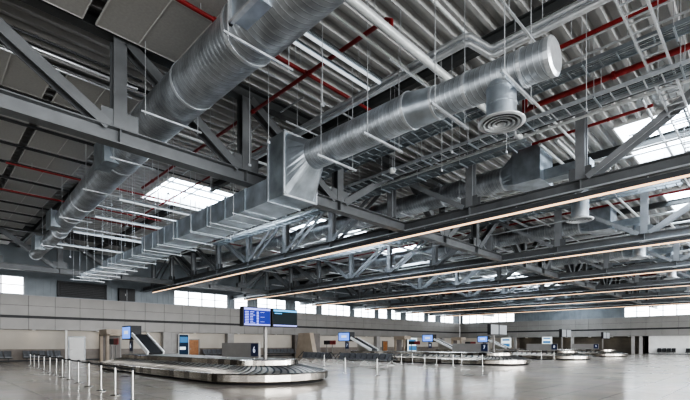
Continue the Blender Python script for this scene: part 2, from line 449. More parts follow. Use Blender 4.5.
# ------------------------------------------------------------------ acoustic ceiling panels
def apanel(v0, v1, u0, u1, label):
    t = thing('ceiling_panel', ((v0+v1)/2, (u0+u1)/2, E+8.78), label, 'ceiling panel', 'grey acoustic panels under the roof deck')
    MB().box(v0, v1, u0, u1, E+8.78, E+8.84).build('panel_board', 'acoustic', t)
    e = MB(); m_ = (v0+v1)/2
    e.box(v0, v0+.03, u0, u1, E+8.765, E+8.78).box(v1-.03, v1, u0, u1, E+8.765, E+8.78).box(m_-.015, m_+.015, u0, u1, E+8.765, E+8.78)
    e.box(v0, v1, u0, u0+.03, E+8.765, E+8.78).box(v0, v1, u1-.03, u1, E+8.765, E+8.78)
    e.build('edge_strip', 'seam', t)
    return t
cols = [(3.5, 5.75, 'beside the duct'), (.9, 3.2, 'one column off the duct'), (-1.7, .6, 'outermost column')]
for v0, v1, s in cols:
    for i in range(4):
        u1 = 13.2-2.45*i
        apanel(v0, v1, u1-2.4, u1, 'large grey panel before the near girder, %s, %s from it' % (s, ORD[i]))
for v0, v1, s in cols[:2]:
    u = 16.2; i = 0
    while u < 47:
        if not (40.5 < u+1 < 42.4):
            apanel(v0, v1, u, u+2.3, 'grey panel behind the near girder, %s, %s row back' % (s, ORD[i])); i += 1
        u += 2.43
i = 0
for u in [15.3]+[16.14+2.43*k for k in range(1, 13)]:
    i += 1
    tag(MB().box(-3, 6.2, u-.035, u+.035, E+8.64, E+8.74).build('ceiling_rail', 'black'), 'black rail across the acoustic panels behind the near girder, %s going back' % ORD[i-1], 'ceiling rail', 'black rails under the acoustic panels')

# ------------------------------------------------------------------ ducts
def rdisc(mb, c, r, axis, n=28, flip=1):
    mb.lathe(c, [(0.001, 0), (r, 0)], axis, n, False)
def ring(root, v, u, h, R, w=.06, e=.02, n=32):
    mb = MB()
    mb.lathe((v, u, E+h), [(R, -w/2), (R+e, -w/2), (R+e, w/2), (R, w/2)], 'y', n, False)
    mb.build('coupling_ring', 'zinc', root)
# A: big duct at left
A = thing('spiral_duct', (5.75, 18, E+6.88), 'largest round galvanised spiral duct, sweeping down the left side above the near girder', 'air duct')
def sect(root, name, pts, m, n=36):
    """pts (v,u,h,R) along the duct"""
    b = MB(); vs = []
    for v, u, h, R in pts:
        for k in range(n):
            t = 2*PI*k/n; vs.append((v+R*math.cos(t), u, E+h+R*math.sin(t)))
    b.add(vs, [(i*n+k, i*n+(k+1) % n, (i+1)*n+(k+1) % n, (i+1)*n+k) for i in range(len(pts)-1) for k in range(n)], True)
    b.add(vs[:n], [tuple(range(n))]); b.add(vs[-n:], [tuple(range(n))])
    return b.build(name, m, root)
sect(A, 'duct_run', [(5.70, -1, 7.5, .71), (5.70, 9.1, 7.5, .71)], 'spiral_big')
sect(A, 'duct_run', [(5.70, 9.1, 7.5, .67), (5.72, 15, 7.5, .66), (6.08, 29.6, 7.06, .53)], 'spiral_big')
sect(A, 'reducer', [(6.1, 29.6, 7.0, .51), (6.2, 30.6, 6.85, .42)], 'galv')
sect(A, 'duct_run', [(6.2, 30.6, 6.85, .41), (6.3, 38.5, 6.65, .38)], 'spiral_big')
b = MB()
for u, v, h, R in ((9.0, 5.70, 7.5, .71), (11.9, 5.70, 7.5, .67), (15.2, 5.72, 7.5, .66), (18.4, 5.80, 7.40, .635), (21.5, 5.9, 7.3, .585), (24.4, 5.96, 7.21, .57), (27, 6.02, 7.14, .55), (29.6, 6.08, 7.06, .54), (30.6, 6.2, 6.85, .42), (34, 6.25, 6.76, .4), (38.5, 6.3, 6.65, .4)): ring(A, v, u, h, R, .1)
for u, h, R, v in ((18.2, 7.3, .6, 5.83), (29.0, 7.05, .5, 6.1), (35.0, 6.75, .4, 6.25)):
    bb = MB(); bb.box(v-R-.25, v-.1, u-.6, u+.6, E+h-.45, E+h+.45); bb.box(v-R-.28, v-R-.22, u-.65, u+.65, E+h-.5, E+h+.5)
    bb.build('branch_box', 'galv_dark', A)
bb = MB(); bb.box(4.85, 5.6, 7.35, 8.3, E+6.98, E+8.2); bb.build('branch_box', 'galv', A)
bb = MB()
for y0, y1, z0, z1 in ((7.28, 8.37, 6.92, 6.98), (7.28, 8.37, 8.2, 8.26), (7.28, 7.35, 6.92, 8.26), (8.3, 8.37, 6.92, 8.26)): bb.box(4.78, 4.88, y0, y1, E+z0, E+z1)
bb.build('branch_flange', 'zinc', A)

# B: near spiral duct with reducer, end cap, riser, rectangular run
B = thing('spiral_duct', (9.4, 7.5, E+5.8), 'bright round spiral duct across the upper centre ending in a flat disc cap', 'air duct')
sect(B, 'duct_run', [(9.33, 10.9, 6.27, .47), (9.42, 6.9, 6.27, .46)], 'spiral_fine')
sect(B, 'reducer', [(9.42, 6.9, 6.27, .47), (9.45, 6.1, 6.18, .40)], 'galv')
sect(B, 'duct_run', [(9.45, 6.1, 6.18, .39), (9.5, 3.3, 6.07, .39)], 'spiral_fine')
b = MB(); b.lathe((9.5, 3.26, E+6.07), [(.001, -.02), (.34, -.02), (.37, 0), (.40, .02), (.40, .12), (.385, .12)], 'y', 36, False); b.build('end_cap', 'zinc', B)
b = MB()
for u, v, h, R in ((10.8, 9.34, 6.27, .47), (6.9, 9.42, 6.27, .47), (6.1, 9.45, 6.18, .395), (5.2, 9.47, 6.15, .39), (3.9, 9.5, 6.1, .39)): ring(B, v, u, h, R, .07)
def diffuser(root, v, u, htop, hbot, R=.33):
    d = MB(); L = htop-hbot
    d.lathe((v, u, E+hbot), [(R, .06), (R, L*.35), (R+.012, L*.36), (R+.012, L*.4), (R, L*.41), (R, L*.7), (R+.012, L*.71), (R+.012, L*.74), (R, L*.75), (R, L)], 'z', 40, False)
    dr = d.build('drop_duct', 'galv', root)
    f = MB()
    f.lathe((v, u, E+hbot), [(R, .08), (R+.03, .06), (R+.19, .0), (R+.19, -.02), (R+.11, -.035)], 'z', 36)
    f.build('round_diffuser', 'zinc', root)
    for q in range(4):
        r0 = R+.07-q*.1
        MB().lathe((v, u, E+hbot), [(r0, -.045), (r0-.035, -.05), (r0-.065, .0), (r0-.06, .01), (r0-.02, -.03)], 'z', 36).build('diffuser_ring', 'zinc', root)
    MB().lathe((v, u, E+hbot), [(.06, -.03), (.001, -.035)], 'z', 20).build('diffuser_cone', 'zinc', root)
    g = MB(); g.lathe((v, u, E+hbot), [(R+.08, .012), (.001, .012)], 'z', 28); g.build('diffuser_throat', 'steel', root)
diffuser(B, 9.47, 4.42, 6.1, 5.07)

# riser + rectangular run
RD = thing('rectangular_duct', (9.3, 26, E+4.93), 'long flanged rectangular duct running down left from a square riser under the near girder', 'air duct')
rb = MB(); rb.box(8.6, 10.0, 11.45, 12.35, E+4.95, E+7.05); rb.build('riser_box', 'galv_dark', RD)
# square to round transition, sloping belly
n = 28; vs = []
sq = []
for k in range(n):
    t = 2*PI*k/n; c, s = math.cos(t), math.sin(t); q = 1/max(abs(c), abs(s))
    sq.append((9.3+.68*c*q, 11.45, E+(6.0 + s*q*1.03)))
rn = [(9.33+.47*math.cos(2*PI*k/n), 10.75, E+6.27+.47*math.sin(2*PI*k/n)) for k in range(n)]
MB().add(sq+rn, [(k, (k+1) % n, n+(k+1) % n, n+k) for k in range(n)], False).build('transition_piece', 'galv', RD)
b = MB()
for z in (4.95, 7.05): b.box(8.57, 10.03, 11.41, 11.47, E+z-.03, E+z+.03)
for x in (8.6, 10.0): b.box(x-.03, x+.03, 11.41, 11.47, E+4.95, E+7.05)
b.box(8.57, 8.62, 12.30, 12.37, E+4.95, E+7.05)
b.build('riser_flange', 'zinc', RD)
runs = [(12.35, 24.1, 8.6, 10.0, 4.93, 5.73), (24.1, 31.0, 8.65, 9.95, 4.93, 5.42), (31.0, 37.0, 8.8, 9.9, 4.93, 5.3)]
for u0, u1, v0, v1, h0, h1 in runs:
    MB().box(v0, v1, u0, u1, E+h0, E+h1).build('duct_body', 'galv', RD)
    u = u0+.02
    while u < u1:
        f = MB()
        f.box(v0-.02, v1+.02, u-.02, u+.02, E+h0-.02, E+h0).box(v0-.035, v1+.035, u-.025, u+.025, E+h1, E+h1+.035)
        f.box(v0-.035, v0, u-.025, u+.025, E+h0, E+h1).box(v1, v1+.035, u-.025, u+.025, E+h0, E+h1)
        f.build('joint_flange', 'galv_dark', RD)
        u += 1.45
# hangers
def trapeze(v0, v1, u0, u1, h, htop=9.37, label='', r=.012, w=.045, group=None, cat='duct hanger', name='duct_hanger', over=.12, bm='zinc'):
    a, c = Vector((v0, u0, E+h)), Vector((v1, u1, E+h)); d = (c-a).normalized()
    t = thing(name, tuple((a+c)/2), label, cat, group)
    MB().bar(a-d*over, c+d*over, w, w).build('cross_bar', bm, t)
    for p in (a, c): MB().path([p-Vector((0, 0, .08)), (p.x, p.y, E+htop)], r, 6).build('threaded_rod', 'rod', t)
    return t
for i, u in enumerate((9.75, 7.85, 5.7, 4.0)):
    hh = 5.72 if u > 6.5 else 5.66
    trapeze(8.72, 10.1, u, u, hh, 9.37, 'zinc bar hanger carrying the disc-capped duct, %s from the square riser' % ORD[i], group='hangers of the disc-capped duct', over=.16, w=.06)
u = 14.2; i = 0
while u < 37:
    hh = 4.86
    trapeze(8.35, 10.25, u, u, hh, 9.37, 'zinc bar and rod hanger under the rectangular duct, %s back from the near girder' % ORD[i], group='hangers of the rectangular duct', over=.06 if u < 27 else .2, bm='galv_dark' if u < 29 else 'zinc', w=.035)
    u += 1.75; i += 1
for i, (u, h, R, v) in enumerate(((3.2, 7.5, .72, 5.7), (8.35, 7.5, .74, 5.6), (12.9, 7.5, .72, 5.52), (17, 7.44, .61, 5.8), (21, 7.32, .59, 5.88), (26, 7.17, .56, 6.0), (33, 6.8, .42, 6.25))):
    trapeze(v-R-.08, v+R+.08, u, u, h-R-.05, 9.37, 'slim zinc bar hanger under the largest left duct, %s going back' % ORD[i], group='hangers of the largest duct', over=.12, w=.05)

# C: ducts over the further bays
def bay_duct(k):
    dx = 11.15*k; wl = ['just behind the nearest truss', 'two bays back', 'three bays back', 'four bays back', 'five bays back'][k]
    t = thing('spiral_duct', (19.6+dx, 25, E+7.2), 'round spiral duct with a square plenum box, ' + wl, 'air duct', 'ducts over the further bays')
    v = 19.6+dx
    sect(t, 'duct_run', [(v, 8.9, 7.78, .54), (v, 24, 7.78, .54)], 'spiral_big', 28)
    sect(t, 'reducer', [(v, 24, 7.78, .54), (v, 24.8, 7.78, .45)], 'galv', 28)
    sect(t, 'duct_run', [(v, 24.8, 7.78, .45), (v, 40, 7.78, .43)], 'spiral_big', 28)
    MB().box(v-.72, v+.75, 7.1, 8.3, E+7.12, E+8.6).build('plenum_box', 'galv', t)
    n = 24; sq = []
    for q in range(n):
        a = 2*PI*q/n; c, s = math.cos(a), math.sin(a); m_ = 1/max(abs(c), abs(s)); sq.append((v+.7*c*m_, 8.3, E+7.8+s*m_*.66))
    rn = [(v+.54*math.cos(2*PI*q/n), 8.95, E+7.78+.54*math.sin(2*PI*q/n)) for q in range(n)]
    MB().add(sq+rn, [(q, (q+1) % n, n+(q+1) % n, n+q) for q in range(n)]).build('transition_piece', 'galv', t)
    b = MB()
    for u in (8.95, 12.2, 15.5, 18.8, 22.1, 24, 24.9, 28, 31.5, 35): ring(t, v, u, 7.78, .54 if u < 24.5 else .45, .08)
    MB().box(v-.3, v+.3, 5.3, 7.1, E+7.15, E+7.6).build('branch_duct', 'galv_dark', t)
    diffuser(t, v, 5.75, 7.2, 5.2)
    for i, u in enumerate((11, 14.5, 17.8, 21, 26, 31, 36)):
        trapeze(v-.66, v+.66, u, u, 7.2, 9.37, 'zinc hanger under the duct %s, %s from its box' % (wl, ORD[i]), group='hangers of the further ducts')
for k in range(5): bay_duct(k)

# ------------------------------------------------------------------ pipes
def pipe(pts, r, m, label, cat='pipe', name='pipe', group=None, n=10):
    return tag(MB().path([(p[0], p[1], E+p[2]) for p in pts], r, n).build(name, m), label, cat, group)
def rpipe(pts, r, label, n=10):
    t = thing('sprinkler_pipe', (pts[0][0], pts[0][1], E+pts[0][2]), label, 'sprinkler pipe', 'red sprinkler pipes')
    P_ = [Vector((p[0], p[1], E+p[2])) for p in pts]
    MB().path(P_, r, n).build('pipe_run', 'red', t)
    for a, c in zip(P_, P_[1:]):
        L = (c-a).length; d = (c-a).normalized(); s = 1.4
        if L < 2: continue
        while s < L:
            q = a+d*s; MB().path([q-d*.05, q+d*.05], r*1.35, n).build('pipe_coupling', 'red', t); s += 3.1
        s = 1.0
        while s < L:
            q = a+d*s; MB().path([q+Vector((0, 0, r)), (q.x, q.y, E+9.37)], .01, 5).build('hanger_rod', 'rod', t); s += 3.1
    return t
rpipe([(-2, 10.45, 8.55), (12.5, 10.45, 8.55)], .06, 'red sprinkler pipe crossing over the largest duct towards the top centre')
rpipe([(8.62, 24, 8.4), (8.62, 7.1, 8.4), (8.62, 6.95, 8.3), (8.62, 6.95, 8.0)], .06, 'red pipe ending in an elbow, right of the largest duct')
rpipe([(3.0, 25.4, 8.5), (12, 25.4, 8.5)], .045, 'thin red pipe across the acoustic panels, nearer one of two')
rpipe([(2.4, 29.9, 8.5), (12, 29.9, 8.5)], .045, 'thin red pipe across the acoustic panels, farther one of two')
rpipe([(13.2, 0, 8.6), (13.2, 13, 8.6)], .06, 'red sprinkler pipe above the cable rack behind the disc-capped duct')
rpipe([(15.6, -4, 8.5), (15.6, 6.2, 8.5), (15.6, 6.4, 8.4), (15.6, 6.4, 8.9)], .095, 'thick bright red pipe main at the upper right with elastic couplings')
rpipe([(18.75, 3.1, 8.6), (18.75, 32, 8.6)], .055, 'long thin red pipe passing above the square plenum box near the first truss')
rpipe([(10.8, 16, 8.7), (10.8, 34, 8.7)], .045, 'red pipe over the rectangular duct behind the near girder')
for i, u in enumerate((17.5, 20.5, 33.5)):
    rpipe([(6.6, u, 8.75), (30, u, 8.75)], .045, 'thin red pipe under the deck behind the near girder, %s of three' % ORD[i])
for k in range(1, 5):
    rpipe([(18.75+11.15*k, 2, 8.5), (18.75+11.15*k, 40, 8.5)], .055, 'long red pipe beside the %s truss from the camera' % ORD[k])
# pale pipes running along the left-wall direction
pipe([(2, 6.95, 8.0), (16.5, 6.95, 8.0)], .115, 'pipe_white', 'thickest pale round pipe near the top centre crossing above the bright duct')
pipe([(5, 7.65, 8.1), (16, 7.65, 8.1)], .045, 'pipe_white', 'thin pale pipe just left of the thick pale pipe at top centre')
pipe([(4, 5.9, 8.4), (20, 5.9, 8.4)], .05, 'pipe_white', 'thin pale pipe just right of the thick pale pipe at top centre')
for i, (u, h) in enumerate(((6.9, 8.3), (6.25, 8.25))):
    pipe([(18.3, u, h), (60, u, h)], .07, 'pipe_white', 'pale pipe running back beside the plenum boxes, %s' % ['left one of the pair', 'right one of the pair'][i])
# silver pipes with an offset
for i, dz in enumerate((0, -.2)):
    pts = [(10.4, 18, 8.25+dz), (10.4, 5.9, 8.25+dz), (10.45, 5.75, 8.22+dz), (10.95, 5.45, 8.0+dz), (11.0, 5.3, 7.98+dz), (11.0, -3, 7.98+dz)]
    pipe(pts, .085, 'pipe_alu', '%s silver jacketed pipe with an S-bend above the bright duct' % ['upper', 'lower'][i], n=14)
for i, u in enumerate((4.3, 7.4, 12)):
    trapeze(9.6, 11.6, u, u, 7.75 if u > 5 else 7.65, 9.37, 'zinc hanger bar under the silver jacketed pipes, %s' % ['nearest', 'middle', 'farthest'][i], group='hangers of the silver pipes', over=.5)
# conduits under the deck
k = 0
for v, h, u0, u1, r_, m in ((9.9, 8.9, 12, 36, .03, 'zinc'), (12.9, 8.3, -3, 14, .03, 'zinc'), (13.6, 8.3, -3, 14, .035, 'zinc'), (13.85, 8.25, -3, 14, .025, 'pipe_white'), (14.1, 8.25, -3, 14, .03, 'zinc'),
                     (14.3, 8.3, -3, 14, .02, 'dark'), (16.6, 8.0, -3, 40, .05, 'pipe_white'), (16.9, 8.4, -3, 40, .03, 'zinc'), (22.0, 8.4, 0, 40, .06, 'pipe_white'), (22.6, 8.4, 0, 40, .04, 'zinc'),
                     (24.5, 8.0, 0, 40, .07, 'pipe_alu'), (33.2, 8.2, 0, 40, .08, 'pipe_alu'), (35.5, 8.0, 0, 40, .07, 'pipe_white'), (44.2, 8.2, 0, 40, .08, 'pipe_alu'), (46.4, 8.0, 0, 40, .06, 'pipe_white')):
    k += 1
    pipe([(v, u0, h), (v, u1, h)], r_, m, 'straight %s pipe under the deck parallel to the light strips, %s from left' % ({'zinc': 'zinc', 'dark': 'dark', 'pipe_alu': 'silver', 'pipe_white': 'pale'}[m], ORD[k-1]), group='small pipes along the light strips', n=8)
k = 0
for u, h, v0, v1, r_, m in ((18.6, 8.7, 6.5, 40, .05, 'zinc'), (16.4, 8.2, 6.5, 40, .06, 'pipe_white'), (19.8, 8.4, 12, 45, .07, 'pipe_alu'), (24.8, 8.3, 11, 60, .06, 'pipe_white'), (21.4, 8.6, 6.5, 50, .04, 'dark'), (28.9, 8.4, 6.5, 50, .05, 'zinc'), (34.6, 8.2, 6.6, 60, .07, 'pipe_alu'),
                     (36.5, 8.2, 6.6, 60, .05, 'dark'), (9.0, 8.6, 6.5, 15, .035, 'dark'), (11.5, 8.7, 6.5, 30, .04, 'zinc'), (3.3, 8.6, 18, 50, .05, 'zinc'), (12.2, 8.2, 19, 70, .07, 'pipe_alu')):
    k += 1
    pipe([(v0, u, h), (v1, u, h)], r_, m, 'straight %s pipe under the deck running towards the far wall, %s one' % ({'zinc': 'zinc', 'dark': 'dark', 'pipe_alu': 'silver', 'pipe_white': 'pale'}[m], ORD[k-1]), group='small pipes towards the far wall', n=8)
k = 0
for u, h, r_, m in ((15.2, 8.6, .05, 'pipe_alu'), (15.7, 8.5, .035, 'zinc'), (14.8, 8.7, .03, 'dark'), (16.0, 8.75, .03, 'zinc')):
    pipe([(-2, u, h), (5.3, u, h)], r_, m, 'thin straight pipe behind the near girder left of the duct, %s of four' % ORD[k], group='thin pipes left of the largest duct', n=8); k += 1
rr = random.Random(3); k = 0
for i in range(16):
    v = 20.6+rr.random()*8.2+11.15*(i % 4); h = 7.0+rr.random()*1.6
    if abs((v-19.6) % 11.15) < 1.2 or abs((v-19.6) % 11.15) > 8.6: v += 2.5
    u0 = rr.uniform(0, 8); 
    pipe([(v, u0, h), (v, u0+rr.uniform(14, 34), h)], rr.choice((.04, .06, .08)), rr.choice(('pipe_white', 'zinc', 'pipe_alu')), 'slender pipe among the further trusses, parallel to the light strips, %s from near' % ORD[k], group='slender pipes of the further bays', n=8); k += 1
k = 0
for i in range(14):
    u = 1+i*3.1+rr.random(); h = 6.9+rr.random()*1.2; v0 = 18.6+11.15*(i % 3)
    if abs(u-13.55) < 1: u += 1.6
    pipe([(v0, u, h), (v0+rr.uniform(18, 40), u, h)], rr.choice((.04, .06, .07)), rr.choice(('pipe_white', 'zinc', 'pipe_alu')), 'slender pipe crossing the further trusses, %s from the right' % ORD[k], group='slender pipes across the further bays', n=8); k += 1
# linear tube lights hung between the ducts
def tube_light(u, v0, v1, h, label):
    t = thing('tube_light', ((v0+v1)/2, u, E+h), label, 'tube light', 'suspended tube lights')
    MB().box(v0, v1, u-.06, u+.06, E+h+.035, E+h+.10).build('light_housing', 'galv_dark', t)
    MB().path([(v0+.05, u, E+h), (v1-.05, u, E+h)], .045, 8).build('light_tube', 'tube', t)
    for v in (v0+.5, v1-.5): MB().path([(v, u, E+h+.1), (v, u, E+9.37)], .009, 5).build('suspension_rod', 'rod', t)
for i, u in enumerate((22.3, 26.2, 30.7, 35.2)):
    tube_light(u, 6.9, 11.5, 6.97, 'slim bright tube light between the largest duct and the rectangular duct, %s going back' % ORD[i])
tube_light(8.55, 6.6, 10.1, 8.0, 'slim twin-bar tube light at top centre right of the largest duct, right bar')
tube_light(9.0, 6.6, 10.1, 8.0, 'slim twin-bar tube light at top centre right of the largest duct, left bar')
# long hanger rods seen between the ducts
k = 0
for v, u in ((7.1, 17), (7.5, 19), (7.2, 21), (7.6, 23.2), (7.3, 25.4), (7.7, 27.5), (7.4, 29.5), (7.8, 31.8), (7.5, 34), (11.6, 9.2), (11.8, 7.1), (12.0, 5.2), (12.1, 3.4), (12.8, 8.1), (13.0, 5.9), (7.4, 10.6), (7.9, 12.4), (7.2, 8.0)):
    k += 1
    t = thing('drop_rod', (v, u, E+6.0), 'thin zinc rod hanging free from the roof deck, %s of the loose rods' % ORD[k-1], 'hanger rod', 'loose hanger rods')
    MB().path([(v, u, E+6.0), (v, u, E+9.37)], .011, 5).build('threaded_rod', 'rod', t)
    MB().box(v-.05, v+.05, u-.02, u+.02, E+5.95, E+6.02).build('rod_clip', 'zinc', t)

# ------------------------------------------------------------------ cable trays
def tray(v, h, u0, u1, w, label, hang=7.0, rung=.42, fill=True, m='galv_dark'):
    t = thing('cable_tray', (v, (u0+u1)/2, E+h), label, 'cable tray', 'cable trays along the light strips')
    for q in (-1, 1): MB().box(v+q*w/2-.02, v+q*w/2+.02, u0, u1, E+h, E+h+.12).build('side_rail', m, t)
    u = u0+.2
    while u < u1: MB().box(v-w/2, v+w/2, u-.016, u+.016, E+h, E+h+.03).build('rung', m, t); u += rung
    if fill:
        for q in range(5):
            c = MB()
            x = v-w*.35+w*.7*q/4
            pts = [(x+random.uniform(-.03, .03), u0+(u1-u0)*j/12, E+h+.06) for j in range(13)]
            c.path(pts, .018, 5).build('cable', 'galv_dark', t)
    u = u0+.6; 
    while u < u1:
        MB().bar((v-w/2-.12, u, E+h-.03), (v+w/2+.12, u, E+h-.03), .045, .045).build('support_bar', 'galv_dark', t)
        for q in (-1, 1): MB().path([(v+q*(w/2+.08), u, E+h-.06), (v+q*(w/2+.08), u, E+9.37)], .011, 5).build('threaded_rod', 'rod', t)
        u += 2.1
    return t
tray(15.0, 7.55, -3, 17, .62, 'wide cable ladder with bright side rail behind the round diffuser', m='zinc')
tray(13.8, 8.0, -3, 17, .5, 'narrow cable ladder above the wide one at upper right, among small pipes')
tray(12.3, 7.3, 7, 22, .45, 'lower cable tray behind the bright duct, left of the plenum box')
tray(16.2, 7.5, 6.5, 30, .5, 'long cable tray just in front of the nearest truss, behind the bright duct')
for k in range(1, 4): tray(26.2+11.15*(k-1), 7.8, 3.2, 38, .5, 'cable tray in the %s bay behind the nearest truss' % ORD[k-1], fill=False, rung=.8)
# ladder along X at right
t = thing('cable_ladder', (18, 2.3, E+7.7), 'cable ladder with open rungs crossing the upper right corner over the red main', 'cable ladder')
for u in (2.03, 2.53): MB().box(7, 36, u-.02, u+.02, E+7.7, E+7.82).build('side_rail', 'zinc', t)
x = 7.2
while x < 36: MB().box(x-.02, x+.02, 2.03, 2.53, E+7.73, E+7.76).build('rung', 'zinc', t); x += .42
for x in (8.5, 12.5, 16.5, 22, 27, 32):
    for u in (1.97, 2.59): MB().path([(x, u, E+7.66), (x, u, E+9.37)], .011, 5).build('threaded_rod', 'rod', t)
# small ceiling loudspeaker dome
t = thing('pendant_speaker', (14.2, 11.4, E+7.2), 'small pale pendant loudspeaker bowl hanging below the cable trays', 'loudspeaker')
MB().lathe((14.2, 11.4, E+7.2), [(.001, 0), (.10, .02), (.15, .08), (.16, .16), (.1, .22), (.001, .24)], 'z', 16).build('speaker_bowl', 'pipe_white', t)
MB().path([(14.2, 11.4, E+7.42), (14.2, 11.4, E+9.37)], .012, 5).build('suspension_rod', 'rod', t)

# ------------------------------------------------------------------ wall items
for i, v in enumerate((14.2, 20.6, 28.8, 39.7, 58.0, 68.8, 79)):
    t = tag(MB().box(v-.45, v+.45, WL+.1, WL+.8, 0, 3.0).build('pillar', 'stone' if i in (0, 3, 5) else 'pillar_grey'), '%s square pillar against the left wall, %s from the left' % ('dark brown' if i in (0, 3, 5) else 'grey', ORD[i]), 'pillar', 'pillars of the left wall')
    if i in (0, 1, 3):
        tag(MB().box(v+.55, v+1.5, WL+.3, WL+.8, 0, 3.0).build('pillar', 'pillar_grey'), 'pale grey pilaster right beside the %s left wall pillar' % ORD[i], 'pilaster', 'pilasters')
for i, u in enumerate((15.9, 17.0, 26.5, 37.2)):
    tag(MB().box(WF+.2, WF+.7, u-.22, u+.22, 0, 3.0).build('pillar', 'pillar_grey'), 'slim grey pillar at the far shutters, %s from the right' % ORD[i], 'pillar', 'pillars of the far wall')
tag(MB().box(10.45, 10.62, WL-.2, WL, 0, 3.0).build('post', 'white'), 'white square post left of the pale door on the left wall', 'post')
def wdoor(n, v0, v1, m, fm, h=2.15):
    d = MB().box(v0, v1, WL+.74, WL+.80, 0, h).build('door_%d' % n, m); d['kind'] = 'structure'
    MB().box(v0-.12, v0, WL+.7, WL+.84, 0, h+.12).box(v1, v1+.12, WL+.7, WL+.84, 0, h+.12).box(v0, v1, WL+.7, WL+.84, h, h+.12).build('door_frame', fm, d)
    MB().box(v0+.1, v0+.14, WL+.66, WL+.72, 1.0, 1.15).box(v0+.1, v0+.24, WL+.66, WL+.68, 1.05, 1.08).build('door_handle', 'chrome', d)
wdoor(1, 11.0, 12.3, 'white', 'steel_light', 2.3); wdoor(2, 23.5, 24.7, 'wood', 'clad'); wdoor(3, 60, 61.2, 'wood', 'clad')
# lightbox boards
def board(nm, wall, a, b_, z0, z1, label, kind):
    if wall == 'left': P = lambda a0, a1, y0, y1, q0, q1: (a0, a1, WL+q0, WL+q1, y0, y1)
    else: P = lambda a0, a1, y0, y1, q0, q1: (WF+q0, WF+q1, a0, a1, y0, y1)
    c = ((a+b_)/2, WL-.1, 0 if z0 < .5 else z0) if wall == 'left' else (WF-.1, (a+b_)/2, 0 if z0 < .5 else z0)
    t = thing(nm, c, label, 'poster board' if kind != 'screen' else 'screen')
    MB().box(*P(a-.08, b_+.08, z0-.08, z1+.08, -.12, .0)).build('frame', 'white', t)
    w = b_-a; H = z1-z0
    if kind == 'dark':
        MB().box(*P(a, b_, z0, z1, -.14, -.12)).build('poster', 'poster_dark', t)
        MB().box(*P(a+.05*w, b_-.05*w, z0+.62*H, z0+.9*H, -.15, -.14)).build('picture', 'poster_blue', t)
        MB().box(*P(a+.05*w, b_-.3*w, z0+.28*H, z0+.42*H, -.15, -.14)).build('picture', 'poster_white', t)
    else:
        MB().box(*P(a, b_, z0, z1, -.14, -.12)).build('poster', 'poster_white', t)
        MB().box(*P(a+.1*w, b_-.08*w, z0+.08*H, z0+.42*H, -.15, -.14)).build('picture', 'poster_blue', t)
        MB().box(*P(a+.12*w, b_-.12*w, z0+.72*H, z0+.9*H, -.15, -.14)).build('picture', 'poster_blue', t)
    return t
board('poster_board', 'left', 21.9, 23.0, .3, 2.75, 'tall lit poster board with a dark blue picture left of the orange-brown door', 'dark')
board('poster_board', 'left', 66.2, 69.2, .25, 2.85, 'wide white and blue lit poster board on the left wall near the corner', 'pale')
board('poster_board', 'far', 37.9, 39.9, 1.0, 2.9, 'square pale blue poster on the far wall left of the shutters', 'pale')
board('wall_screen', 'far', 30.0, 31.7, 1.75, 3.0, 'pale blue screen hanging in front of the dark far shutters', 'screen')
# louvre and boxes on the left clerestory
t = thing('ventilation_louvre', (12, WL, 6.3), 'large black louvre grille beside the duct end above the left wall panels', 'louvre')
MB().box(9.9, 14.1, WL, WL+.12, 6.3, 7.75).build('louvre_back', 'black', t)
b = MB()
for i in range(7): b.bar((10.1, WL-.04, 6.5+i*.17), (13.9, WL-.04, 6.5+i*.17), .1, .03)
b.build('louvre_blades', 'dark', t)
MB().box(9.8, 14.2, WL-.1, WL+.02, 7.7, 7.82).box(9.8, 14.2, WL-.1, WL+.02, 6.28, 6.38).box(9.8, 9.95, WL-.1, WL+.02, 6.3, 7.8).box(14.05, 14.2, WL-.1, WL+.02, 6.3, 7.8).build('louvre_frame', 'dark', t)
t = thing('switch_cabinet', (16.2, WL-.3, 6.25), 'black equipment cabinet on the ledge right of the louvre', 'cabinet')
MB().box(15.3, 16.9, WL-.35, WL+.05, 6.25, 7.6).build('cabinet_body', 'black', t)
MB().box(16.05, 16.1, WL-.37, WL-.35, 6.3, 7.5).build('door_gap', 'steel_light', t)
MB().box(15.9, 15.95, WL-.4, WL-.35, 6.8, 7.0).build('handle', 'chrome', t)
k = 0
for v in (3.2, 8.0, 13.4, 18.5, 24, 30, 36, 42, 48, 55, 62):
    k += 1
    t = thing('downlight', (v, WL+.3, 2.94), 'small round warm downlight under the left wall panel band, %s from the left' % ORD[k-1], 'downlight', 'downlights of the left wall')
    MB().lathe((v, WL+.3, 2.94), [(.12, 0), (.15, 0), (.15, .06), (.12, .06)], 'z', 14).build('light_ring', 'white', t)
    MB().lathe((v, WL+.3, 2.95), [(.001, 0), (.12, 0)], 'z', 14).build('light_lens', 'spot', t)
k = 0
for u in (17.8, 20.5, 24.0, 28, 32, 35.5):
    k += 1
    t = thing('downlight', (WF+1.8, u, 2.92), 'warm downlight over the dark far shutters, %s from the right' % ORD[k-1], 'downlight', 'downlights of the far wall')
    MB().lathe((WF+1.8, u, 2.92), [(.2, 0), (.25, 0), (.25, .08), (.2, .08)], 'z', 14).build('light_ring', 'white', t)
    MB().lathe((WF+1.8, u, 2.93), [(.001, 0), (.2, 0)], 'z', 14).build('light_lens', 'spot', t)

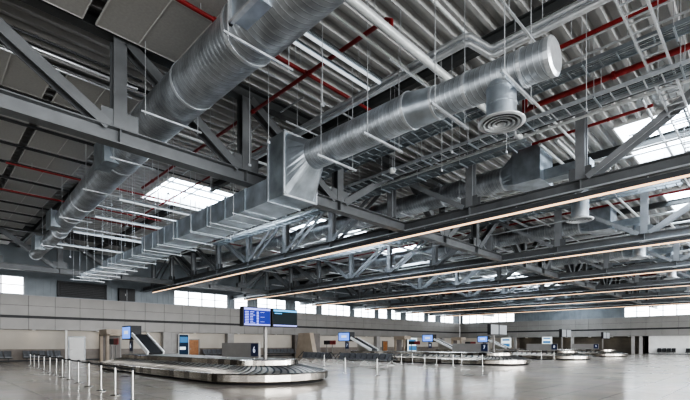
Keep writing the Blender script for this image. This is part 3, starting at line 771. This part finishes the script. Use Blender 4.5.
# ------------------------------------------------------------------ baggage carousels
def spine(t, L0, L1, cx, nS, nA, R):
    pass
def carousel(cx, u0, u1, num, label):
    """stadium round the spine x=cx, y from u0 to u1"""
    t = thing('baggage_carousel', (cx, (u0+u1)/2, 0), label, 'baggage carousel', 'baggage carousels')
    L = u1-u0; nS = int(L/.52); nA = 26; jit = [random.uniform(-.010, .010) for _ in range(400)]
    st = []    # (centre, normal)
    for i in range(nS): st.append(((cx, u1-L*i/nS), (-1, 0)))                     # near side, going towards -Y
    for i in range(nA): a = PI+PI*i/nA; st.append(((cx, u0), (math.cos(a), math.sin(a))))
    for i in range(nS): st.append(((cx, u0+L*i/nS), (1, 0)))
    for i in range(nA): a = PI*i/nA; st.append(((cx, u1), (math.cos(a), math.sin(a))))
    N = len(st)
    def P(i, R, z, sk=0):
        (a, b), (nx, ny) = st[i % N]; return (a+nx*R, b+ny*R, z)
    def loft(rings, name, m, smooth=False):
        vs = []; fs = []
        K = len(rings)
        for i in range(N):
            k = len(vs)
            for R, z in rings: vs += [P(i, R+jit[i], z), P(i+1, R+jit[i+40], z)]
            for j in range(K-1): fs.append((k+2*j, k+2*j+1, k+2*j+3, k+2*j+2))
        return MB().add(vs, fs, smooth).build(name, m, t)
    loft([(2.62, 0), (2.66, .10)], 'plinth', 'rubber')
    # outer fascia: faceted panels
    loft([(2.72, .09), (2.80, .10), (2.82, .14), (2.82, .40), (2.80, .44), (2.70, .45), (2.68, .42)], 'outer_fascia', 'inox_panel')
    # overlapping slats
    vs = []; fs = []; ev = []; ef = []
    for i in range(N):
        k = len(vs)
        steps = 5; sk = 3
        for side in (0, 1):
            for s in range(steps+1):
                f = s/steps; R = 2.70-(2.70-1.46)*f; z = .42+(.70-.42)*f
                bend = math.sin(f*PI)*1.2
                # slat edge curves back along the belt
                p0 = P(i+side, R, z + (.0 if side == 0 else .03))
                p1 = P(i+side+1, R, z + (.0 if side == 0 else .03))
                vs.append(tuple(p0[q]*(1-bend*.5)+p1[q]*bend*.5 for q in range(3)))
        for s in range(steps): fs.append((k+s, k+s+1, k+steps+1+s+1, k+steps+1+s))
        k3 = len(vs)
        for s in range(steps+1):
            q = vs[k+steps+1+s]; vs.append(q); vs.append((q[0], q[1], q[2]-.022))
        for s in range(steps): fs.append((k3+2*s, k3+2*s+2, k3+2*s+3, k3+2*s+1))
        # small riser to the next slat
        k2 = len(ev)
        for s in range(steps+1):
            q = vs[k+steps+1+s]; q0 = vs[k+s]
            ev.append((q[0], q[1], q[2]+.006)); ev.append(tuple(q[j]+(q0[j]-q[j])*.30+(.006 if j == 2 else 0) for j in range(3)))
        for s in range(steps): ef.append((k2+2*s, k2+2*s+2, k2+2*s+3, k2+2*s+1))
    MB().add(vs, fs, False).build('slat_belt', 'inox_slat', t)
    MB().add(ev, ef).build('slat_edges', 'dark', t)
    loft([(1.47, .66), (1.45, .92), (1.40, .95), (1.34, .95)], 'inner_fascia', 'inox_panel')
    ring_ = [P(i, 1.36, .94) for i in range(N)]
    MB().add(ring_, [tuple(range(N))]).build('centre_deck', 'clad', t)
    # dividing panel with number sign
    p = thing('divider_panel', (cx, 18.4, .95), 'low grey panel with a navy number sign standing on the %s carousel' % num[1], 'sign panel', 'number panels')
    MB().box(cx-.05, cx+.05, 16.75, 20.1, .98, 1.68).build('panel_board', 'panel_grey', p)
    MB().box(cx-.03, cx+.03, 17.2, 17.3, .94, 1.0).box(cx-.03, cx+.03, 19.6, 19.7, .94, 1.0).build('foot', 'chrome', p)
    s = MB().box(cx-.08, cx-.05, 16.8, 17.35, 1.06, 1.64).build('number_plate', 'navy', p)
    text_mesh(num[0], .42, 'lettering', s, (cx-.09, 17.07, 1.35), FACE_MX)
    # display pole
    d = thing('flight_display', (cx, 16.3, .95), 'pole with a pair of flat screens standing on the %s carousel' % num[1], 'display', 'paired screens on poles')
    MB().box(cx-.06, cx+.06, 16.24, 16.36, .94, 3.1).build('pole', 'panel_grey', d)
    for j, (a, c, kind) in enumerate(((cx-1.42, cx-.02, 'text'), (cx+.08, cx+1.48, 'dark'))):
        cs = MB().box(a, c, 15.85, 16.12, 2.38, 3.22).build('screen_case', 'rubber', d)
        lit = num[0] == '6'
        MB().box(a+.04, c-.04, 15.835, 15.85, 2.43, 3.18).build('screen', ('scr_blue' if kind == 'text' else 'scr_dark') if lit else 'steel_light', cs)
        if lit:
            MB().box(a+.04, c-.04, 15.825, 15.835, 3.08, 3.17).build('screen_header', 'scr_head' if kind == 'dark' else 'scr_text', cs)
            MB().box(a+.04, c-.04, 15.825, 15.835, 2.43, 2.49).build('screen_footer', 'scr_text', cs)
            if kind == 'text':
                rows = MB()
                for q in range(8):
                    z = 3.02-q*.068
                    rows.box(a+.08, a+.26, 15.825, 15.835, z-.035, z); rows.box(a+.33, a+.33+random.choice((.14, .2, .25)), 15.825, 15.835, z-.03, z-.005)
                    rows.box(a+.66, a+.76, 15.825, 15.835, z-.045, z)
                    if q % 3 == 0: rows.box(a+.85, a+1.05, 15.825, 15.835, z-.03, z-.015)
                rows.build('text_rows', 'scr_text', cs)
            else:
                MB().box(a+.1, a+.5, 15.825, 15.835, 2.98, 3.02).build('text_rows', 'scr_head', cs)
    # far column with four-sided screens
    d = thing('display_column', (cx, 33.4, .95), 'short column with a light blue side screen at the back of the %s carousel' % num[1], 'display', 'screen columns')
    MB().box(cx-.1, cx+.1, 33.2, 33.4, .94, 2.0).build('pole', 'panel_grey', d)
    cs = MB().box(cx-.35, cx+.38, 32.4, 34.2, 1.95, 2.95).build('screen_case', 'rubber', d)
    MB().box(cx-.37, cx-.35, 32.52, 34.1, 2.03, 2.87).build('screen', 'scr_light', cs)
    MB().box(cx-.375, cx-.37, 32.9, 33.7, 2.35, 2.6).build('screen_text', 'lettering', cs)
    s = MB().box(cx-.14, cx-.11, 32.8, 33.3, 1.15, 1.85).build('number_plate', 'navy', d)
    text_mesh(num[0], .45, 'lettering', s, (cx-.15, 33.05, 1.5), FACE_MX)
    # warning board
    w = thing('notice_board', (cx, 35.2, .95), 'dark red notice board behind the screens of the %s carousel' % num[1], 'notice board', 'red notice boards')
    MB().box(cx-.6, cx-.54, 34.4, 35.3, 1.6, 2.05).build('board', 'redboard', w); MB().box(cx-.6, cx-.54, 35.3, 36.3, 1.6, 2.05).build('board', 'black', w)
    MB().box(cx-.58, cx-.54, 34.9, 35.0, 0, 1.6).box(cx-.58, cx-.54, 35.8, 35.9, 0, 1.6).build('leg', 'chrome', w)
    # feed conveyor
    f = thing('feed_conveyor', (cx, 32, .95), 'inclined black belt conveyor with pale side rails feeding the %s carousel' % num[1], 'conveyor', 'feed conveyors')
    a, c = (cx+.25, 29.4, 1.0), (cx+.25, 32.38, 2.3)
    MB().bar(a, c, .9, .1).build('belt', 'rubber', f)
    for q in (-1, 1): MB().bar(a, c, .1, .26, (0, 0, 1), q*.52, .02).build('side_rail', 'white', f)
    vs = [(cx+.80, 29.6, .96), (cx+.80, 32.35, .96), (cx+.80, 32.35, 2.1)]
    MB().add(vs+[(x-.04, y, z) for x, y, z in vs], [(0, 1, 2), (3, 5, 4), (0, 3, 4, 1), (1, 4, 5, 2), (2, 5, 3, 0)]).build('side_panel', 'beige' , f)
    # tan housing
    h = thing('conveyor_housing', (cx+.3, 38.8, 0), 'tan sloped housing around the conveyor mouth behind the %s carousel' % num[1], 'housing', 'conveyor housings')
    hw = MB(); z1 = 2.95; big = num[0] == '7'
    vs = [(cx-1.3, 37.2, 0), (cx-1.3, 40.6, 0), (cx-1.3, 40.0, z1), (cx-1.3, 38.0, z1)]
    vs2 = [(cx-.7, y, z) for _, y, z in vs]
    hw.add(vs+vs2, [(0, 1, 2, 3), (4, 7, 6, 5), (0, 4, 5, 1), (1, 5, 6, 2), (2, 6, 7, 3), (3, 7, 4, 0)])
    if big: hw.build('side_wall', 'housing', h)
    else:
        for y in (37.0, 38.6): MB().box(cx-.6, cx-.4, y, y+.25, 0, 2.4).build('leg', 'housing', h)
        MB().box(cx-.6, cx+.9, 37.0, 38.9, 2.3, 2.8).build('hood', 'housing', h)
    hw = MB(); vs = [(1.5+q[0]+.5, q[1], q[2]) for q in vs]; vs2 = [(q[0]+.5, q[1], q[2]) for q in vs]
    hw.add(vs+vs2, [(0, 1, 2, 3), (4, 7, 6, 5), (0, 4, 5, 1), (1, 5, 6, 2), (2, 6, 7, 3), (3, 7, 4, 0)])
    MB().box(cx-.4, cx+.9, 38.65, 38.75, 0, 2.3 if not big else 2.9).build('rubber_curtain', 'stone', h)
    return t
carousel(11.2, 16.3, 30.6, ('6', 'nearest'), 'nearest steel baggage carousel with overlapping slats, lower left foreground')
carousel(33.5, 16.3, 30.6, ('7', 'second'), 'second steel baggage carousel, behind the seats and barrier posts')
carousel(49.5, 16.3, 30.6, ('8', 'third'), 'third steel baggage carousel going back')
carousel(65.0, 16.3, 30.6, ('9', 'farthest'), 'farthest steel baggage carousel, near the dark shutters')

# ------------------------------------------------------------------ benches
def bench(vc, u0, n, label):
    t = thing('waiting_bench', (vc, u0+n*.31, 0), label, 'bench', 'double-sided waiting benches')
    for s in (-1, 1):
        for i in range(n):
            a = u0+i*.62+.05; b_ = a+.50
            x0 = vc+s*.12; x1 = vc+s*.62
            vs = [(x1, a, .45), (x1, b_, .45), (x0+s*.05, b_, .41), (x0+s*.05, a, .41)]
            MB().add(vs+[(x, y, z-.03) for x, y, z in vs], [(0, 1, 2, 3), (7, 6, 5, 4), (0, 4, 5, 1), (1, 5, 6, 2), (2, 6, 7, 3), (3, 7, 4, 0)]).build('seat', 'seat', t)
            vs = [(x0+s*.07, a, .44), (x0+s*.07, b_, .44), (vc+s*.03, b_, .92), (vc+s*.03, a, .92)]
            MB().add(vs+[(x-s*.025, y, z) for x, y, z in vs], [(0, 1, 2, 3), (7, 6, 5, 4), (0, 4, 5, 1), (1, 5, 6, 2), (2, 6, 7, 3), (3, 7, 4, 0)]).build('backrest', 'seat', t)
    MB().box(vc-.05, vc+.05, u0, u0+n*.62, .32, .40).build('beam', 'chrome', t)
    for q in (0, .5, 1):
        y = u0+.1+q*(n*.62-.2)
        b = MB()
        b.bar((vc-.62, y, .02), (vc+.62, y, .02), .06, .04).bar((vc-.6, y, .03), (vc, y, .36), .05, .05).bar((vc+.6, y, .03), (vc, y, .36), .05, .05)
        b.build('leg_frame', 'chrome', t)
    for y in (u0, u0+n*.62):
        b = MB(); b.bar((vc-.6, y, .42), (vc, y, .95), .04, .05).bar((vc+.6, y, .42), (vc, y, .95), .04, .05).bar((vc-.55, y, .42), (vc+.55, y, .42), .04, .04)
        b.build('end_frame', 'rubber', t)
bench(25.2, 20.2, 9, 'dark perforated back-to-back waiting bench in mid hall, the nearer and right one')
bench(25.2, 26.9, 6, 'dark perforated back-to-back waiting bench in mid hall, the farther and left one')
def seatrow(x, y, n, axis, label, m='seat'):
    t = thing('seat_row', (x, y, 0), label, 'seat row', 'single rows of seats at the walls')
    L = .62
    for i in range(n):
        if axis == 'x':   # faces -Y
            a = x+i*L+.03; b_ = a+.55
            MB().box(a, b_, y, y+.5, .40, .46).build('seat', m, t)
            vs = [(a, y+.5, .42), (b_, y+.5, .42), (b_, y+.66, 1.0), (a, y+.66, 1.0)]
            MB().add(vs+[(p, q+.05, z) for p, q, z in vs], [(0, 1, 2, 3), (7, 6, 5, 4), (0, 4, 5, 1), (1, 5, 6, 2), (2, 6, 7, 3), (3, 7, 4, 0)]).build('backrest', m, t)
        else:
            a = y+i*L+.03; b_ = a+.55
            MB().box(x, x+.5, a, b_, .40, .46).build('seat', m, t)
            vs = [(x+.5, a, .42), (x+.5, b_, .42), (x+.66, b_, 1.0), (x+.66, a, 1.0)]
            MB().add(vs+[(p+.05, q, z) for p, q, z in vs], [(0, 1, 2, 3), (7, 6, 5, 4), (0, 4, 5, 1), (1, 5, 6, 2), (2, 6, 7, 3), (3, 7, 4, 0)]).build('backrest', m, t)
    b = MB()
    if axis == 'x':
        MB().box(x, x+n*L, y+.2, y+.3, .30, .38).build('beam', 'dark', t)
        for q in (.3, n*L-.3): MB().box(x+q-.03, x+q+.03, y+.05, y+.55, 0, .04).box(x+q-.03, x+q+.03, y+.22, y+.28, .03, .32).build('leg', 'dark', t)
    else:
        MB().box(x+.2, x+.3, y, y+n*L, .30, .38).build('beam', 'dark', t)
        for q in (.3, n*L-.3): MB().box(x+.05, x+.55, y+q-.03, y+q+.03, 0, .04).box(x+.22, x+.28, y+q-.03, y+q+.03, .03, .32).build('leg', 'dark', t)
seatrow(2.6, WL-.3, 6, 'x', 'dark seat row against the left wall at the picture edge')
seatrow(7.1, WL-.3, 5, 'x', 'dark seat row against the left wall left of the white post')
seatrow(25.0, WL-.3, 5, 'x', 'dark seat row against the left wall right of the orange-brown door')
seatrow(34.3, WL-.3, 8, 'x', 'dark seat row against the left wall behind the screen pole')
seatrow(WF-.1, 11.2, 4, 'y', 'group of four dark seats at the white far wall', 'rubber')
seatrow(WF-.1, 6.9, 5, 'y', 'dark seats at the white far wall, at the right picture edge', 'rubber')

# ------------------------------------------------------------------ barrier posts
def post(x, y, label, group):
    t = thing('barrier_post', (x, y, 0), label, 'barrier post', group)
    MB().lathe((x, y, 0), [(.001, 0), (.17, 0), (.17, .015), (.15, .03), (.04, .045), (.035, .05)], 'z', 24).build('base', 'inox', t)
    MB().lathe((x, y, 0), [(.032, .04), (.032, .90)], 'z', 16).build('shaft', 'chrome', t)
    MB().lathe((x, y, 0), [(.034, .88), (.042, .885), (.042, .955), (.036, .965), (.001, .97)], 'z', 16).build('head', 'rubber', t)
    return t
us = [12.65, 14.5, 16.35, 18.3, 20.3, 22.4, 24.3, 26.2, 28.6, 31.2, 34.0, 36.8, 39.5]
P1 = [(4.25+.06*max(0, u-12)+.0006*(u-12)**2*.5, u) for u in us]
for i, (x, y) in enumerate(P1):
    post(x, y, 'slim steel barrier post in the left row, %s from the camera' % ORD[i], 'barrier posts of the left row')
for i in range(len(P1)-1):
    a, c = Vector(P1[i]), Vector(P1[i+1])
    pts = []
    b = MB(); d = (c-a).normalized()
    for j in range(7):
        f = j/6; p = a+(c-a)*f; z = .925-.03*math.sin(PI*f); pts.append((p.x, p.y, z))
    for q0, q1 in zip(pts, pts[1:]): b.bar(q0, q1, .006, .055)
    tag(b.build('barrier_belt', 'rubber'), 'black belt stretched between the %s and %s posts of the left row' % (ORD[i], ORD[i+1]), 'belt', 'barrier belts of the left row')
P2 = [(16.8, 16.8), (16.6, 14.3), (20.5, 22.6), (26.2, 18.0), (26.4, 15.8), (28.5, 14.7), (26.8, 20.6), (28.8, 18.7), (29.9, 21.8), (30.0, 17.2), (45.3, 19.4), (45.3, 16.9), (46.0, 15.9)]
lb = ['standing before the nearer bench, left of two', 'standing before the nearer bench, right of two', 'beside the farther bench', 'before the second carousel, second from the right in front', 'before the second carousel, third from the right in front',
      'before the second carousel, under its number sign', 'just right of the nearer bench end', 'second behind the bench end', 'close to the second carousel on its left', 'close to the second carousel near its middle', 'before the third carousel, left one', 'before the third carousel, middle one', 'before the third carousel, right one']
for (x, y), l in zip(P2, lb): post(x, y, 'slim steel barrier post ' + l, 'barrier posts in mid hall')

# ------------------------------------------------------------------ camera, light
cam = bpy.data.cameras.new('camera'); co = bpy.data.objects.new('camera', cam); C.objects.link(co)
cam.sensor_width = 36; cam.lens = 36*430/690; cam.shift_y = (344.5-200)/690
cam.clip_end = 500
co.location = (0, 0, E); co.rotation_euler = (PI/2, 0, -PI/4)
bpy.context.scene.camera = co
w = bpy.data.worlds.new('world'); bpy.context.scene.world = w; w.use_nodes = True
bg = w.node_tree.nodes['Background']; bg.inputs[0].default_value = (.98, .985, 1, 1); bg.inputs[1].default_value = 1.7
def area(name, loc, rot, sx, sy, e, col=(1, 1, 1)):
    l = bpy.data.lights.new(name, 'AREA'); l.shape = 'RECTANGLE'; l.size = sx; l.size_y = sy; l.energy = e; l.color = col
    o = bpy.data.objects.new(name, l); C.objects.link(o); o.location = loc; o.rotation_euler = rot
# added unseen fill lights along the plain walls behind and right of the camera
for i in range(10): area('front_fill_light', (-12.5+9.5*i, -29, 5.2), (PI/2+.1, 0, 0), 5.5, 9, 2700, (.98, .99, 1))
for i in range(5): area('end_fill_light', (-21.5, -20+11*i, 4.5), (PI/2+.1, 0, -PI/2), 4.5, 7, 450, (.98, .99, 1))
sc = bpy.context.scene
sc.view_settings.view_transform = 'AgX'
sc.view_settings.look = 'AgX - High Contrast'
sc.view_settings.exposure = .62
sc.cycles.use_denoising = True
sc.cycles.max_bounces = 7

if DEBUG:
    for o in C.objects:
        l = o.get('label')
        if l and len(l.replace('-', ' ').split()) > 15: print('LONG', len(l.split()), o.name, l)
